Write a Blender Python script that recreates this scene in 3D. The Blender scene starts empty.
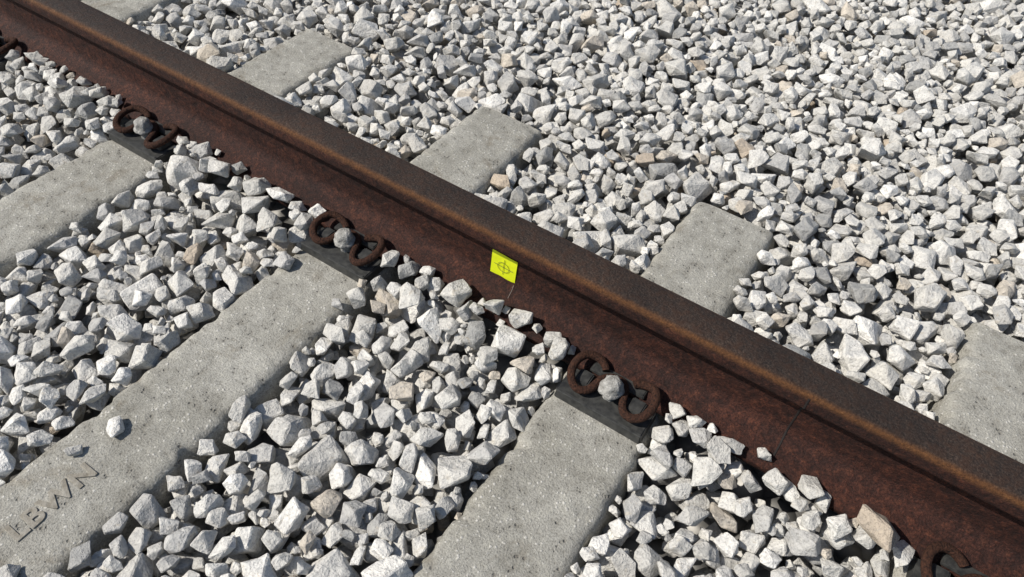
import bpy, bmesh, math, random
import numpy as np
from mathutils import Vector, Matrix, noise, Euler
random.seed(7); rng=np.random.default_rng(23)
scn=bpy.context.scene
SP=0.61; ZT=-0.006   # sleeper spacing, sleeper top level

# ---------------------------------------------------------------- helpers
def link(ob,parent=None):
    scn.collection.objects.link(ob)
    if parent: ob.parent=parent
    return ob
def new_mat(name):
    m=bpy.data.materials.new(name); m.use_nodes=True
    nt=m.node_tree; b=nt.nodes['Principled BSDF']
    return m,nt,b
def noise_n(nt,vec,scale,detail=4,rough=.55,dist=0):
    n=nt.nodes.new('ShaderNodeTexNoise'); n.inputs['Scale'].default_value=scale
    n.inputs['Detail'].default_value=detail; n.inputs['Roughness'].default_value=rough
    n.inputs['Distortion'].default_value=dist
    nt.links.new(vec,n.inputs['Vector']); return n.outputs['Fac']
def ramp(nt,fac,stops):
    r=nt.nodes.new('ShaderNodeValToRGB'); e=r.color_ramp.elements
    while len(e)<len(stops): e.new(.5)
    for i,(p,c) in enumerate(stops):
        e[i].position=p; e[i].color=(c[0],c[1],c[2],1) if isinstance(c,(tuple,list)) else (c,c,c,1)
    nt.links.new(fac,r.inputs[0]); return r.outputs[0]
def mix(nt,fac,a,b,mode='MIX'):
    m=nt.nodes.new('ShaderNodeMix'); m.data_type='RGBA'; m.blend_type=mode
    for s,v in ((0,fac),(6,a),(7,b)):
        if isinstance(v,bpy.types.NodeSocket): nt.links.new(v,m.inputs[s])
        elif s==0: m.inputs[0].default_value=v
        else: m.inputs[s].default_value=(v[0],v[1],v[2],1)
    return m.outputs[2]
def math_n(nt,op,a,b=None,c=None):
    m=nt.nodes.new('ShaderNodeMath'); m.operation=op
    for i,v in enumerate((a,b,c)):
        if v is None: continue
        if isinstance(v,bpy.types.NodeSocket): nt.links.new(v,m.inputs[i])
        else: m.inputs[i].default_value=v
    return m.outputs[0]
def bump(nt,h,strength,dist,prev=None):
    b=nt.nodes.new('ShaderNodeBump'); b.inputs['Strength'].default_value=strength
    b.inputs['Distance'].default_value=dist; nt.links.new(h,b.inputs['Height'])
    if prev: nt.links.new(prev,b.inputs['Normal'])
    return b.outputs[0]
def obj_co(nt):
    return nt.nodes.new('ShaderNodeTexCoord').outputs['Object']

# ---------------------------------------------------------------- materials
def mat_stone():
    m,nt,b=new_mat('crushed_limestone'); co=obj_co(nt)
    at=nt.nodes.new('ShaderNodeAttribute'); at.attribute_name='tint'
    fine=noise_n(nt,co,240,3,.75)
    h1=noise_n(nt,co,70,4,.7)
    vein=noise_n(nt,co,34,2,.6,2.2)
    c=mix(nt,1.0,at.outputs['Color'],ramp(nt,h1,[(.3,(.78,.78,.785)),(.60,(1.06,1.05,1.03))]),'MULTIPLY')
    c=mix(nt,1.0,c,ramp(nt,fine,[(.30,(.55,.54,.52)),(.45,(.97,.97,.97)),(.7,(1.10,1.10,1.08))]),'MULTIPLY')
    c=mix(nt,ramp(nt,vein,[(.62,0.),(.72,.40)]),c,(.44,.38,.29))
    c=mix(nt,ramp(nt,vein,[(.28,.5),(.36,0.)]),c,(.33,.33,.33))
    nt.links.new(c,b.inputs['Base Color'])
    b.inputs['Roughness'].default_value=.9
    b.inputs['Specular IOR Level'].default_value=.2
    h=math_n(nt,'MULTIPLY_ADD',fine,.28,h1)
    nt.links.new(bump(nt,h,.95,.0075),b.inputs['Normal'])
    return m
def mat_concrete():
    m,nt,b=new_mat('weathered_concrete'); co=obj_co(nt)
    big=noise_n(nt,co,6,4,.6,.3); mid=noise_n(nt,co,38,4,.7); fine=noise_n(nt,co,330,3,.75)
    c=ramp(nt,big,[(.3,(.275,.265,.23)),(.5,(.34,.33,.293)),(.68,(.40,.39,.35))])
    c=mix(nt,1.0,c,ramp(nt,mid,[(.3,(.72,.71,.69)),(.5,(1,1,1)),(.68,(1.12,1.12,1.10))]),'MULTIPLY')
    c=mix(nt,1.0,c,ramp(nt,fine,[(.3,(.52,.51,.5)),(.5,(1,1,1)),(.75,(1.28,1.28,1.27))]),'MULTIPLY')
    v=nt.nodes.new('ShaderNodeTexVoronoi'); v.inputs['Scale'].default_value=120; nt.links.new(co,v.inputs['Vector'])
    sel=math_n(nt,'GREATER_THAN',mid,.53)
    sel2=math_n(nt,'LESS_THAN',mid,.42)
    blob=ramp(nt,v.outputs['Distance'],[(.16,1.),(.34,0.)])
    spk=math_n(nt,'MULTIPLY',blob,sel); pit=math_n(nt,'MULTIPLY',blob,sel2)
    c=mix(nt,math_n(nt,'MULTIPLY',spk,.6),c,(.70,.68,.63))
    c=mix(nt,math_n(nt,'MULTIPLY',pit,.6),c,(.13,.12,.105))
    st=noise_n(nt,co,8,4,.7,.8)
    c=mix(nt,ramp(nt,st,[(.58,0.),(.70,.6)]),c,(.19,.165,.125))
    nt.links.new(c,b.inputs['Base Color']); b.inputs['Roughness'].default_value=.9
    b.inputs['Specular IOR Level'].default_value=.25
    h=math_n(nt,'MULTIPLY_ADD',fine,.45,mid); h=math_n(nt,'MULTIPLY_ADD',spk,.2,h); h=math_n(nt,'MULTIPLY_ADD',pit,-.5,h)
    nt.links.new(bump(nt,h,.9,.005),b.inputs['Normal']); return m
def mat_rail():
    m,nt,b=new_mat('rusted_rail_steel'); co=obj_co(nt)
    s=nt.nodes.new('ShaderNodeSeparateXYZ'); nt.links.new(co,s.inputs[0])
    z=s.outputs['Z']
    fine=noise_n(nt,co,280,4,.8); mid=noise_n(nt,co,75,4,.7); big=noise_n(nt,co,7,3,.6,.4)
    web=ramp(nt,mid,[(.32,(.016,.0062,.0046)),(.52,(.034,.0120,.0080)),(.70,(.072,.027,.0155))])
    web=mix(nt,1.0,web,ramp(nt,fine,[(.3,(.3,.3,.3)),(.5,(1,1,1)),(.70,(2.2,2.0,1.8))]),'MULTIPLY')
    web=mix(nt,1.0,web,ramp(nt,big,[(.35,(.68,.68,.72)),(.65,(1.22,1.12,1.05))]),'MULTIPLY')
    top=ramp(nt,fine,[(.3,(.010,.0068,.0055)),(.5,(.027,.0185,.0145)),(.72,(.095,.066,.048))])
    top=mix(nt,ramp(nt,mid,[(.42,0.),(.65,.6)]),top,(.046,.021,.011))
    top=mix(nt,1.0,top,ramp(nt,big,[(.35,(.7,.7,.72)),(.65,(1.25,1.2,1.15))]),'MULTIPLY')
    edge=ramp(nt,fine,[(.3,(.045,.017,.007)),(.6,(.135,.056,.016)),(.8,(.25,.12,.037))])
    wob=math_n(nt,'MULTIPLY_ADD',mid,.006,-.003)
    zz=math_n(nt,'ADD',z,wob)
    def rmp(v,a,b_):
        mr=nt.nodes.new('ShaderNodeMapRange'); nt.links.new(v,mr.inputs[0])
        mr.inputs[1].default_value=a; mr.inputs[2].default_value=b_; return mr.outputs[0]
    ftop=rmp(zz,.1795,.1835)
    fedge=math_n(nt,'MULTIPLY',rmp(zz,.168,.177),.85)
    c=mix(nt,fedge,web,edge); c=mix(nt,ftop,c,top)
    nt.links.new(c,b.inputs['Base Color'])
    b.inputs['Metallic'].default_value=.1; b.inputs['Specular IOR Level'].default_value=.35
    rr=ramp(nt,fine,[(.3,.85),(.7,.6)]); nt.links.new(rr,b.inputs['Roughness'])
    h=math_n(nt,'MULTIPLY_ADD',fine,.6,mid)
    nt.links.new(bump(nt,h,.9,.0042),b.inputs['Normal']); return m
def mat_simple(name,c1,c2,scale,rough,metal=0,bs=.4,bd=.001,spec=.5):
    m,nt,b=new_mat(name); co=obj_co(nt)
    f=noise_n(nt,co,scale,4,.65)
    nt.links.new(ramp(nt,f,[(.3,c1),(.7,c2)]),b.inputs['Base Color'])
    b.inputs['Roughness'].default_value=rough; b.inputs['Metallic'].default_value=metal
    b.inputs['Specular IOR Level'].default_value=spec
    nt.links.new(bump(nt,f,bs,bd),b.inputs['Normal']); return m
M_stone=mat_stone(); M_conc=mat_concrete(); M_rail=mat_rail()
M_clip=mat_simple('rusty_spring_steel',(.010,.006,.005),(.085,.036,.021),240,.85,.05,1,.006,.25)
M_black=mat_simple('black_nylon',(.012,.013,.014),(.060,.060,.056),70,.5,0,.4,.001)
M_bolt=mat_simple('dusty_bolt_grey',(.18,.175,.16),(.50,.49,.46),110,.9,0,1,.007,.2)
M_yel=mat_simple('yellow_label_vinyl',(.68,.76,.012),(.76,.84,.016),30,.5,0,.05,.0003)
M_ink=mat_simple('label_ink',(.05,.06,.02),(.10,.11,.03),90,.6)
M_chalk=mat_simple('chalk_mark',(.10,.07,.055),(.38,.35,.32),300,.9)
M_letter=mat_simple('dirty_cast_concrete',(.19,.17,.135),(.35,.33,.285),90,.95,0,.8,.003,.2)

# ---------------------------------------------------------------- ballast area limits
CELL=.004
X0,X1,Y0,Y1=-2.95,1.45,-1.35,2.85
# ---------------------------------------------------------------- ground sheet (bed under the ballast is a shallow tray)
def mat_ground():
    m,nt,b=new_mat('ballast_bed'); co=obj_co(nt)
    v=nt.nodes.new('ShaderNodeTexVoronoi'); v.inputs['Scale'].default_value=22; nt.links.new(co,v.inputs['Vector'])
    hs=nt.nodes.new('ShaderNodeSeparateXYZ'); nt.links.new(v.outputs['Color'],hs.inputs[0])
    c=ramp(nt,hs.outputs[0],[(0,(.36,.35,.33)),(.5,(.48,.47,.44)),(1,(.58,.56,.52))])
    d=ramp(nt,v.outputs['Distance'],[(.25,1.),(.75,.25)])
    c=mix(nt,1.0,c,d,'MULTIPLY')
    nt.links.new(c,b.inputs['Base Color']); b.inputs['Roughness'].default_value=.95
    nt.links.new(bump(nt,ramp(nt,v.outputs['Distance'],[(0,1.),(.8,0.)]),1,.03),b.inputs['Normal'])
    return m
gxs=[-300,-60,-12,X0-.06,X0+.04]+list(np.linspace(X0+.5,X1-.5,8))+[X1-.04,X1+.06,12,60,300]
gys=[-300,-60,-12,Y0-.06,Y0+.04]+list(np.linspace(Y0+.5,Y1-.5,8))+[Y1-.04,Y1+.06,12,60,300]
gv=[(x,y,-.10 if (X0<x<X1 and Y0<y<Y1) else -.022) for x in gxs for y in gys]
nn=len(gys)
gf=[(i*nn+j,(i+1)*nn+j,(i+1)*nn+j+1,i*nn+j+1) for i in range(len(gxs)-1) for j in range(nn-1)]
me=bpy.data.meshes.new('ground'); me.from_pydata(gv,[],gf); me.materials.append(mat_ground())
link(bpy.data.objects.new('ground',me))

# ---------------------------------------------------------------- rail
half=[(0,.186),(.012,.1858),(.022,.1848),(.029,.1828),(.0335,.1795),(.036,.175),(.0370,.168),(.0375,.153),(.0362,.1485),(.033,.146),
(.020,.1395),(.013,.134),(.0098,.125),(.0088,.105),(.0085,.085),(.0092,.062),(.012,.049),(.019,.040),(.032,.031),(.052,.0235),(.068,.0175),(.0745,.0135),(.0762,.009),(.0758,.002),(.074,0)]
prof=[(-y,z) for y,z in half]+[(y,z) for y,z in reversed(half[1:])]
def make_rail(x0,x1,y0,name):
    me=bpy.data.meshes.new(name); V=[];F=[]
    n=int((x1-x0)/.05); k=len(prof)
    for i in range(n+1):
        x=x0+(x1-x0)*i/n
        V+=[(x,y,z) for y,z in prof]
    for i in range(n):
        for j in range(k):
            a=i*k+j; b=i*k+(j+1)%k
            F.append((a,b,b+k,a+k))
    F.append(tuple(range(k))[::-1]); F.append(tuple(n*k+j for j in range(k)))
    me.from_pydata(V,[],F)
    bm=bmesh.new(); bm.from_mesh(me); bmesh.ops.recalc_face_normals(bm,faces=bm.faces); bm.to_mesh(me); bm.free()
    for p in me.polygons: p.use_smooth=True
    me.materials.append(M_rail)
    ob=link(bpy.data.objects.new(name,me)); ob.location.y=y0; return ob
rail=make_rail(-9,6,0,'steel_rail')
def seam(x,w,proud,jmin,jmax,name,mat,parent):
    V=[];F=[]
    pts=prof[jmin:jmax]
    for j,(y,z) in enumerate(pts):
        a=pts[max(j-1,0)];b=pts[min(j+1,len(pts)-1)]
        t=Vector((b[0]-a[0],b[1]-a[1])).normalized(); n=Vector((-t.y,t.x))
        if n.x>0 and y<-.001: n=-n
        dx=random.uniform(-.0006,.0006)
        for q,h in ((-w,-.0003),(-w*.4,proud),(w*.4,proud),(w,-.0003)):
            V.append((x+q+dx,y+n.x*h,z+n.y*h))
    for j in range(len(pts)-1):
        for q in range(3):
            a=j*4+q; F.append((a,a+1,a+5,a+4))
    me=bpy.data.meshes.new(name); me.from_pydata(V,[],F); me.materials.append(mat)
    return link(bpy.data.objects.new(name,me),parent)
M_seam=mat_simple('dark_seam',(.005,.003,.003),(.012,.007,.005),200,.8)
seam(.282,.0022,.0011,5,20,'weld_seam',M_seam,rail)
seam(-.262,.0007,.0005,16,19,'chalk_line',M_chalk,rail)

# ---------------------------------------------------------------- yellow label on the web
lab=bpy.data.objects.new('yellow_survey_label',None); link(lab)
lab.location=(-.288,-.0104,.083); lab.rotation_euler=(0,math.radians(3),0)
me=bpy.data.meshes.new('label_sheet'); bm=bmesh.new()
bmesh.ops.create_grid(bm,x_segments=8,y_segments=8,size=.5)
for v in bm.verts:
    x,y=v.co.x*.056,v.co.y*.064
    v.co=Vector((x,-.0002-.0006*noise.noise(Vector((x*60,y*60,3)))-.0005*abs(x)*20,y))
bm.to_mesh(me); bm.free(); me.materials.append(M_yel)
link(bpy.data.objects.new('label_sheet',me),lab)
def tube(name,pts,r,mat,parent=None,cyclic=False,res=6,order=None,rad=None):
    cu=bpy.data.curves.new(name,'CURVE'); cu.dimensions='3D'; cu.bevel_depth=r; cu.bevel_resolution=res
    cu.use_fill_caps=True
    sp=cu.splines.new('POLY' if order is None else 'NURBS'); sp.points.add(len(pts)-1)
    for i,p in enumerate(pts):
        sp.points[i].co=(p[0],p[1],p[2],1)
        if rad: sp.points[i].radius=rad[i]
    sp.use_cyclic_u=cyclic
    if order: sp.order_u=order; sp.use_endpoint_u=True; sp.resolution_u=8
    cu.materials.append(mat)
    return link(bpy.data.objects.new(name,cu),parent)
yy=-.0016
tube('target_circle',[(.013*math.cos(a),yy,.012*math.sin(a)) for a in np.linspace(0,2*math.pi,24,endpoint=False)],.00035,M_ink,lab,True,2)
tube('target_line_h',[(-.021,yy,0),(.021,yy,.001)],.0004,M_ink,lab,res=2)
tube('target_line_v',[(0,yy,-.019),(.001,yy,.021)],.0004,M_ink,lab,res=2)

# ---------------------------------------------------------------- sleepers
def make_sleeper(i,xc):
    me=bpy.data.meshes.new('concrete_sleeper'); V=[];F=[]
    y1=.51; y0=-2.015; n=400
    for k in range(n+1):
        y=y0+(y1-y0)*k/n
        w=.091
        pr=[(-w-.040,-.20),(-w-.009,-.028),(-w-.003,-.010),(-w+.003,-.0025),(-w+.011,0)]
        m_=9
        pr+=[(-w+.011+(2*w-.022)*q/m_,0) for q in range(1,m_)]
        pr+=[(-a,b) for a,b in reversed(pr[:5])]
        for a,b in pr:
            edge=abs(abs(a)-w)<.016
            nn=noise.noise(Vector((a*14+i*3,y*14,b*10)))
            n2=noise.noise(Vector((a*60+i*7,y*60,b*40)))
            n3=noise.noise(Vector((a*25+i*11,y*25,9)))
            da=(.0034*n2+.0028*nn) if edge else 0
            if edge: da-=math.copysign(.010*max(0,n3-.22)*2,a)
            dz=(-.005*max(0,n2-.1)*2-.010*max(0,n3-.22) if edge else 0)+.0012*nn+.0006*n2
            yb=y
            if k==n and b>-.02: yb=y-.006
            V.append((xc+a+da,yb,ZT+b+dz))
    K=len(pr)
    for k in range(n):
        for j in range(K-1):
            a=k*K+j; F.append((a,a+1,a+K+1,a+K))
    F.append(tuple(range(K))); F.append(tuple(n*K+j for j in reversed(range(K))))
    me.from_pydata(V,[],F)
    bm=bmesh.new(); bm.from_mesh(me); bmesh.ops.recalc_face_normals(bm,faces=bm.faces); bm.to_mesh(me); bm.free()
    for p in me.polygons: p.use_smooth=len(p.vertices)==4
    me.materials.append(M_conc)
    return link(bpy.data.objects.new('concrete_sleeper',me))
XS=[-k*SP for k in range(-3,10)]
sleepers={}
for i,x in enumerate(XS): sleepers[round(x/SP)]=make_sleeper(i,x)
def raised_text(txt,size,loc,parent):
    cu=bpy.data.curves.new('cast_lettering','FONT'); cu.body=txt; cu.size=size; cu.extrude=.0018; cu.bevel_depth=.0007
    cu.offset=.0008
    cu.align_x='CENTER'; cu.align_y='CENTER'; cu.space_character=1.08
    cu.materials.append(M_letter); ob=link(bpy.data.objects.new('cast_lettering',cu),parent)
    ob.location=loc; ob.rotation_euler=(0,0,math.pi/2); return ob
raised_text('LBWN',.046,(-.612,-.758,ZT),sleepers[-1])

# ---------------------------------------------------------------- fastenings
def box_bm(bm,x0,x1,y0,y1,z0,z1,tx=0,ty=0):
    vs=[bm.verts.new(p) for p in [(x0,y0,z0),(x1,y0,z0),(x1,y1,z0),(x0,y1,z0),(x0+tx,y0+ty,z1),(x1-tx,y0+ty,z1),(x1-tx,y1-ty,z1),(x0+tx,y1-ty,z1)]]
    for f in [(3,2,1,0),(4,5,6,7),(0,1,5,4),(1,2,6,5),(2,3,7,6),(3,0,4,7)]: bm.faces.new([vs[k] for k in f])
def make_clip(xc,side):
    e=bpy.data.objects.new('rail_fastening_clip',None); link(e)
    e.location=(xc,0,0); e.rotation_euler=(0,0,0 if side<0 else math.pi)
    me=bpy.data.meshes.new('guide_plate'); bm=bmesh.new()
    box_bm(bm,-.086,.086,-.146,-.079,ZT-.002,.012,.003,.003)
    box_bm(bm,-.070,-.034,-.120,-.080,.0125,.027,.006,.006)
    box_bm(bm,.034,.070,-.120,-.080,.0125,.027,.006,.006)
    box_bm(bm,-.086,.086,-.146,-.138,.0125,.017,.003,.003)
    bmesh.ops.bevel(bm,geom=bm.edges[:],offset=.002,segments=2,affect='EDGES')
    bm.to_mesh(me); bm.free(); me.materials.append(M_black)
    link(bpy.data.objects.new('guide_plate',me),e)
    h=[(.026,-.068,.026),(.034,-.061,.028),(.050,-.056,.032),(.070,-.062,.037),(.080,-.085,.038),(.077,-.114,.033),(.058,-.132,.025),(.039,-.128,.022),(.030,-.112,.023),(.026,-.094,.026),(.014,-.078,.029),(0,-.074,.029)]
    J=lambda:random.uniform(-.002,.002)
    pts=[(-x+J(),y+J(),z+J()*.5) for x,y,z in h]+[(x+J(),y+J(),z+J()*.5) for x,y,z in reversed(h[:-1])]
    rad=[1+random.uniform(-.08,.08) for _ in pts]
    tube('spring_clip',[(x,y,z+.004) for x,y,z in pts],.0074,M_clip,e,order=4,rad=rad)
    me=bpy.data.meshes.new('toe_insulator'); bm=bmesh.new()
    box_bm(bm,-.055,.055,-.0785,-.056,.0185,.0255,.003,.002)
    bmesh.ops.bevel(bm,geom=bm.edges[:],offset=.0015,segments=2,affect='EDGES')
    bm.to_mesh(me); bm.free(); me.materials.append(M_black); link(bpy.data.objects.new('toe_insulator',me),e)
    me=bpy.data.meshes.new('sleeper_screw'); bm=bmesh.new()
    def ring(r,z,n=24,hexa=0.):
        o=[]
        for k in range(n):
            a=2*math.pi*k/n
            hr=1/ math.cos(((a+math.pi/6)%(math.pi/3))-math.pi/6)
            rr=r*(1-hexa+hexa*hr)
            rr*=1+.16*noise.noise(Vector((math.cos(a)*2,math.sin(a)*2,z*60+xc*5)))
            o.append(bm.verts.new((rr*math.cos(a),-.100+rr*math.sin(a),z)))
        return o
    R=[ring(.012,.012),ring(.012,.030),ring(.0215,.032),ring(.0225,.035),ring(.020,.038),ring(.0165,.041,hexa=1),ring(.0165,.050,hexa=1),ring(.0150,.055,hexa=.5),ring(.0115,.0585),ring(.006,.0605)]
    for a,b in zip(R[:-1],R[1:]):
        for k in range(24): bm.faces.new((a[k],a[(k+1)%24],b[(k+1)%24],b[k]))
    bm.faces.new(R[-1]); 
    for f in bm.faces:f.smooth=True
    bm.to_mesh(me); bm.free(); me.materials.append(M_bolt)
    link(bpy.data.objects.new('sleeper_screw',me),e)
    return e
for x in XS[:9]:
    for s in (-1,1): make_clip(x,s)

# ---------------------------------------------------------------- ballast
nx=int((X1-X0)/CELL); ny=int((Y1-Y0)/CELL)
H=np.full((nx,ny),-.095,np.float32)
gx=X0+(np.arange(nx)+.5)*CELL; gy=Y0+(np.arange(ny)+.5)*CELL
GX,GY=np.meshgrid(gx,gy,indexing='ij')
for x in XS:
    m_=(np.abs(GX-x)<.101)&(GY<.512); H[m_]=np.maximum(H[m_],-.03)
    m_=(np.abs(GX-x)<.092)&(GY<.51); H[m_]=ZT
fy=np.interp(np.abs(gy),[.0,.04,.052,.068,.0765,.0775],[.2,.2,.025,.019,.012,-.2])
fy[np.abs(gy)<.039]=.25
H=np.maximum(H,fy[None,:].astype(np.float32))
for x in XS:
    m_=(np.abs(GX-x)<.090)&(np.abs(GY)<.148); H[m_]=.30
def vnoise(sc,seed):
    r=np.random.default_rng(seed); k=64
    g_=r.random((k,k)); u=((GX+9)/sc)%(k-1); v=((GY+9)/sc)%(k-1)
    i=u.astype(int); j=v.astype(int); fu=u-i; fv=v-j; fu=fu*fu*(3-2*fu); fv=fv*fv*(3-2*fv)
    return (g_[i,j]*(1-fu)*(1-fv)+g_[i+1,j]*fu*(1-fv)+g_[i,j+1]*(1-fu)*fv+g_[i+1,j+1]*fu*fv)-.5
T=-.012+.026*vnoise(.22,1)+.02*vnoise(.6,2)
T+=np.clip((GY-.40)/.25,0,1)*.022
nr=(np.abs(GY)>.035)&(np.abs(GY)<.16); T[nr]+=.026
nr=(np.abs(GY)>.045)&(np.abs(GY)<.11); T[nr]+=.018
for x in XS:
    m_=(np.abs(GX-x)<.078)&(GY<.50); T[m_]=-.06
# leave out the corner of the rectangle that lies far from the track view
T[(GY-GX>4.0)]=-.06
def make_variant(i):
    size=float(np.clip(rng.lognormal(math.log(.052),.26),.030,.088)) if i<540 else float(rng.uniform(.018,.030))
    n=int(rng.integers(7,12))
    q=rng.normal(size=(60,3)); q/=np.linalg.norm(q,axis=1)[:,None]
    sel=[0]
    for _ in range(n-1):
        d=np.min(((q[:,None,:]-q[None,sel,:])**2).sum(-1),axis=1); sel.append(int(np.argmax(d*rng.uniform(.2,1,size=len(d)))))
    p=q[sel]; p=np.sign(p)*np.abs(p)**.8
    p*=rng.uniform(.80,1.12,size=(n,1))
    ax=np.array([1.06,rng.uniform(.66,1.0),rng.uniform(.50,.85)])*size*.53
    p=p*ax
    bm=bmesh.new()
    vs=[bm.verts.new(q) for q in p]
    bmesh.ops.convex_hull(bm,input=vs)
    for v in [v for v in bm.verts if not v.link_faces]: bm.verts.remove(v)
    bmesh.ops.dissolve_limit(bm,angle_limit=math.radians(12),verts=bm.verts[:],edges=bm.edges[:])
    rot=Euler((rng.normal()*.38,rng.normal()*.38,rng.uniform(0,6.283))).to_matrix()
    rot=rot@Euler((0,0,rng.uniform(0,6.28))).to_matrix()
    for v in bm.verts: v.co=rot@v.co
    bmesh.ops.recalc_face_normals(bm,faces=bm.faces[:])
    planes=[]
    for f in bm.faces:
        f.normal_update(); d=max(f.normal.dot(v.co) for v in f.verts)
        planes.append((*f.normal,d))
    planes=np.array(planes)
    co=np.array([v.co[:] for v in bm.verts])
    R=int(math.ceil(np.abs(co[:,:2]).max()/CELL))+1
    a=np.arange(-R,R+1)*CELL; AX,AY=np.meshgrid(a,a,indexing='ij')
    top=np.full(AX.shape,1e3); bot=np.full(AX.shape,-1e3)
    for (a_,b_,c_,d_) in planes:
        if c_>.02: top=np.minimum(top,(d_-a_*AX-b_*AY)/c_)
        elif c_<-.02: bot=np.maximum(bot,(d_-a_*AX-b_*AY)/c_)
        else:
            out=(a_*AX+b_*AY)>d_; top[out]=-1e3
    ok=(top>bot)&(top<.5)
    def arrays(b):
        bmesh.ops.triangulate(b,faces=b.faces[:])
        b.verts.ensure_lookup_table(); b.verts.index_update()
        return (np.array([v.co[:] for v in b.verts],np.float32),np.array([[v.index for v in f.verts] for f in b.faces],np.int32))
    lo=bm.copy(); LO=arrays(lo); lo.free()
    bmesh.ops.bevel(bm,geom=bm.edges[:],offset=size*.032,segments=1,affect='EDGES',clamp_overlap=True)
    bmesh.ops.triangulate(bm,faces=bm.faces[:])
    long_e=[e for e in bm.edges if e.calc_length()>size*.26]
    bmesh.ops.subdivide_edges(bm,edges=long_e,cuts=1)
    off=Vector(rng.uniform(-50,50,3))
    for v in bm.verts:
        nz=noise.noise(v.co*(2.5/size)+off); nz2=noise.noise(v.co*(6.5/size)+off)
        v.co+=v.co.normalized()*size*(.055*nz+.030*nz2)
    HI=arrays(bm); bm.free()
    return dict(R=R,ok=ok,top=np.where(ok,top,-1e3).astype(np.float32),bot=np.where(ok,bot,1e3).astype(np.float32),hi=HI,lo=LO,size=size)
VAR=[make_variant(i) for i in range(640)]
VAR=[v for v in VAR if v['ok'].any()]
BIG=[i for i,v in enumerate(VAR) if v['size']>=.030]; SML=[i for i,v in enumerate(VAR) if v['size']<.030]
placed=[]
def settle(vi,ci,cj):
    v=VAR[vi]; R=v['R']
    if ci-R<0 or cj-R<0 or ci+R>=nx or cj+R>=ny: return None
    return float((H[ci-R:ci+R+1,cj-R:cj+R+1]-v['bot']).max())
def commit(vi,ci,cj,z):
    v=VAR[vi]; R=v['R']
    s=H[ci-R:ci+R+1,cj-R:cj+R+1]; np.maximum(s,z+v['top'],out=s)
    placed.append((vi,gx[ci],gy[cj],z))
def at(x,y,a,b):
    c=[i for i,v in enumerate(VAR) if a<=v['size']<=b]
    ci=int((x-X0)/CELL); cj=int((y-Y0)/CELL)
    # the flattest-lying of a handful of candidates
    c=random.sample(c,min(8,len(c))); vi=min(c,key=lambda k:settle(k,ci,cj))
    commit(vi,ci,cj,settle(vi,ci,cj))
def fill(pool,ntr,K,dz):
    I=rng.integers(0,nx,size=(ntr,K)); J=rng.integers(0,ny,size=(ntr,K)); P=rng.choice(pool,size=ntr)
    for t in range(ntr):
        vi=int(P[t]); best=None
        for k in range(K):
            ci=int(I[t,k]); cj=int(J[t,k])
            if H[ci,cj]>T[ci,cj]+dz+.012: continue
            z=settle(vi,ci,cj)
            if z is None: continue
            sc=z-T[ci,cj]
            if best is None or sc<best[0]: best=(sc,ci,cj,z)
        if best and best[0]<dz: commit(vi,best[1],best[2],best[3])
import time; t0=time.time()
fill(BIG,64000,5,.0)
n1=len(placed)
fill(SML,30000,3,-.007)
for x,y,a,b in [(-.640,-.625,.030,.040),(-.655,-.690,.028,.036),(-.560,-.860,.035,.05),(-.506,-.482,.050,.060),(-.69,-.88,.04,.05),(.455,-.105,.072,.09),(.37,-.12,.04,.055),(-1.30,-.62,.03,.05)]:
    at(x,y,a,b)
print('PLACED',n1,len(placed),'time',time.time()-t0)
placed.sort(key=lambda q:q[0])
cv=[];cf=[];ct=[];off=0
pal=[((.57,.56,.53),46),((.65,.64,.61),30),((.48,.475,.46),14),((.56,.51,.44),4),((.49,.42,.34),1),((.74,.73,.70),10),((.38,.38,.37),4)]
pc=np.array([p[0] for p in pal]); pw=np.array([p[1] for p in pal],float); pw/=pw.sum()
for vi,x,y,z in placed:
    near=math.hypot(x+.3,y-.1)<1.9
    V,F=VAR[vi]['hi' if near else 'lo']
    cv.append(V+np.array([x,y,z],np.float32)); cf.append(F+off); off+=len(V)
    col=pc[rng.choice(len(pal),p=pw)]*rng.uniform(.88,1.08)
    ct.append(np.tile(np.append(col,1.),(len(V),1)))
V=np.concatenate(cv).astype(np.float32); F=np.concatenate(cf).astype(np.int32); C=np.concatenate(ct).astype(np.float32)
me=bpy.data.meshes.new('gravel_ballast')
me.vertices.add(len(V)); me.vertices.foreach_set('co',V.ravel())
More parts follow.
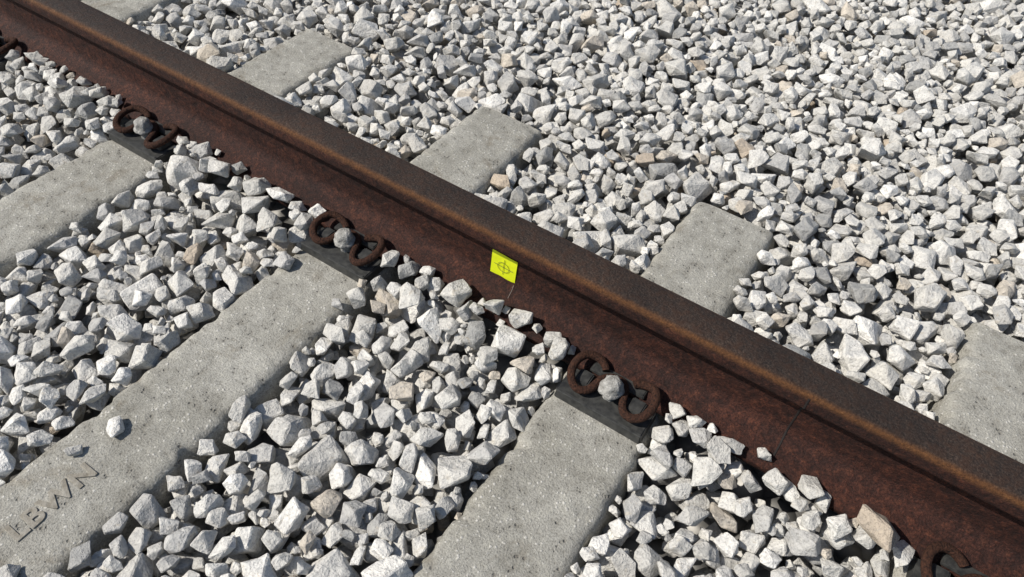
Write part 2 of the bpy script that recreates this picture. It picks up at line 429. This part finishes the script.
me.loops.add(F.size); me.loops.foreach_set('vertex_index',F.ravel())
me.polygons.add(len(F)); me.polygons.foreach_set('loop_start',np.arange(0,F.size,3,dtype=np.int32))
me.update(calc_edges=True)
me.polygons.foreach_set('use_smooth',np.zeros(len(F),bool))
at_=me.attributes.new('tint','FLOAT_COLOR','POINT'); at_.data.foreach_set('color',C.ravel())
me.materials.append(M_stone); me.update()
link(bpy.data.objects.new('gravel_ballast',me))
print('TRIS',len(F))

# ---------------------------------------------------------------- light
EL=math.radians(46); dx,dy=-.76,-.65
w=bpy.data.worlds.new('World'); scn.world=w; w.use_nodes=True
nt=w.node_tree; bg=nt.nodes['Background']; sky=nt.nodes.new('ShaderNodeTexSky'); sky.sky_type='NISHITA'
sky.sun_disc=False; sky.sun_elevation=EL; sky.sun_rotation=math.atan2(dx,dy)%(2*math.pi)
nt.links.new(sky.outputs[0],bg.inputs[0]); bg.inputs[1].default_value=.095
L=bpy.data.lights.new('sun','SUN'); L.energy=4.9; L.angle=math.radians(.5); L.color=(1,.945,.865)
so=link(bpy.data.objects.new('sun',L))
d=-Vector((dx*math.cos(EL),dy*math.cos(EL),math.sin(EL)))
so.rotation_euler=d.to_track_quat('-Z','Y').to_euler()

# ---------------------------------------------------------------- camera
yaw,pit,rol,f=2.0947,.843,.0819,725.2
fw=Vector((math.cos(yaw)*math.cos(pit),math.sin(yaw)*math.cos(pit),-math.sin(pit)))
r=fw.cross(Vector((0,0,1))).normalized(); u=r.cross(fw)
r2=r*math.cos(rol)+u*math.sin(rol); u2=-r*math.sin(rol)+u*math.cos(rol)
cd=bpy.data.cameras.new('camera'); co=link(bpy.data.objects.new('camera',cd))
M=Matrix((r2,u2,-fw)).transposed().to_4x4(); M.translation=Vector((.1979,-.8138,1.078)); co.matrix_world=M
cd.sensor_width=36; cd.lens=f/1024*36; cd.clip_start=.02; cd.clip_end=1000
scn.camera=co
scn.view_settings.view_transform='Standard'; scn.view_settings.look='None'; scn.view_settings.exposure=0
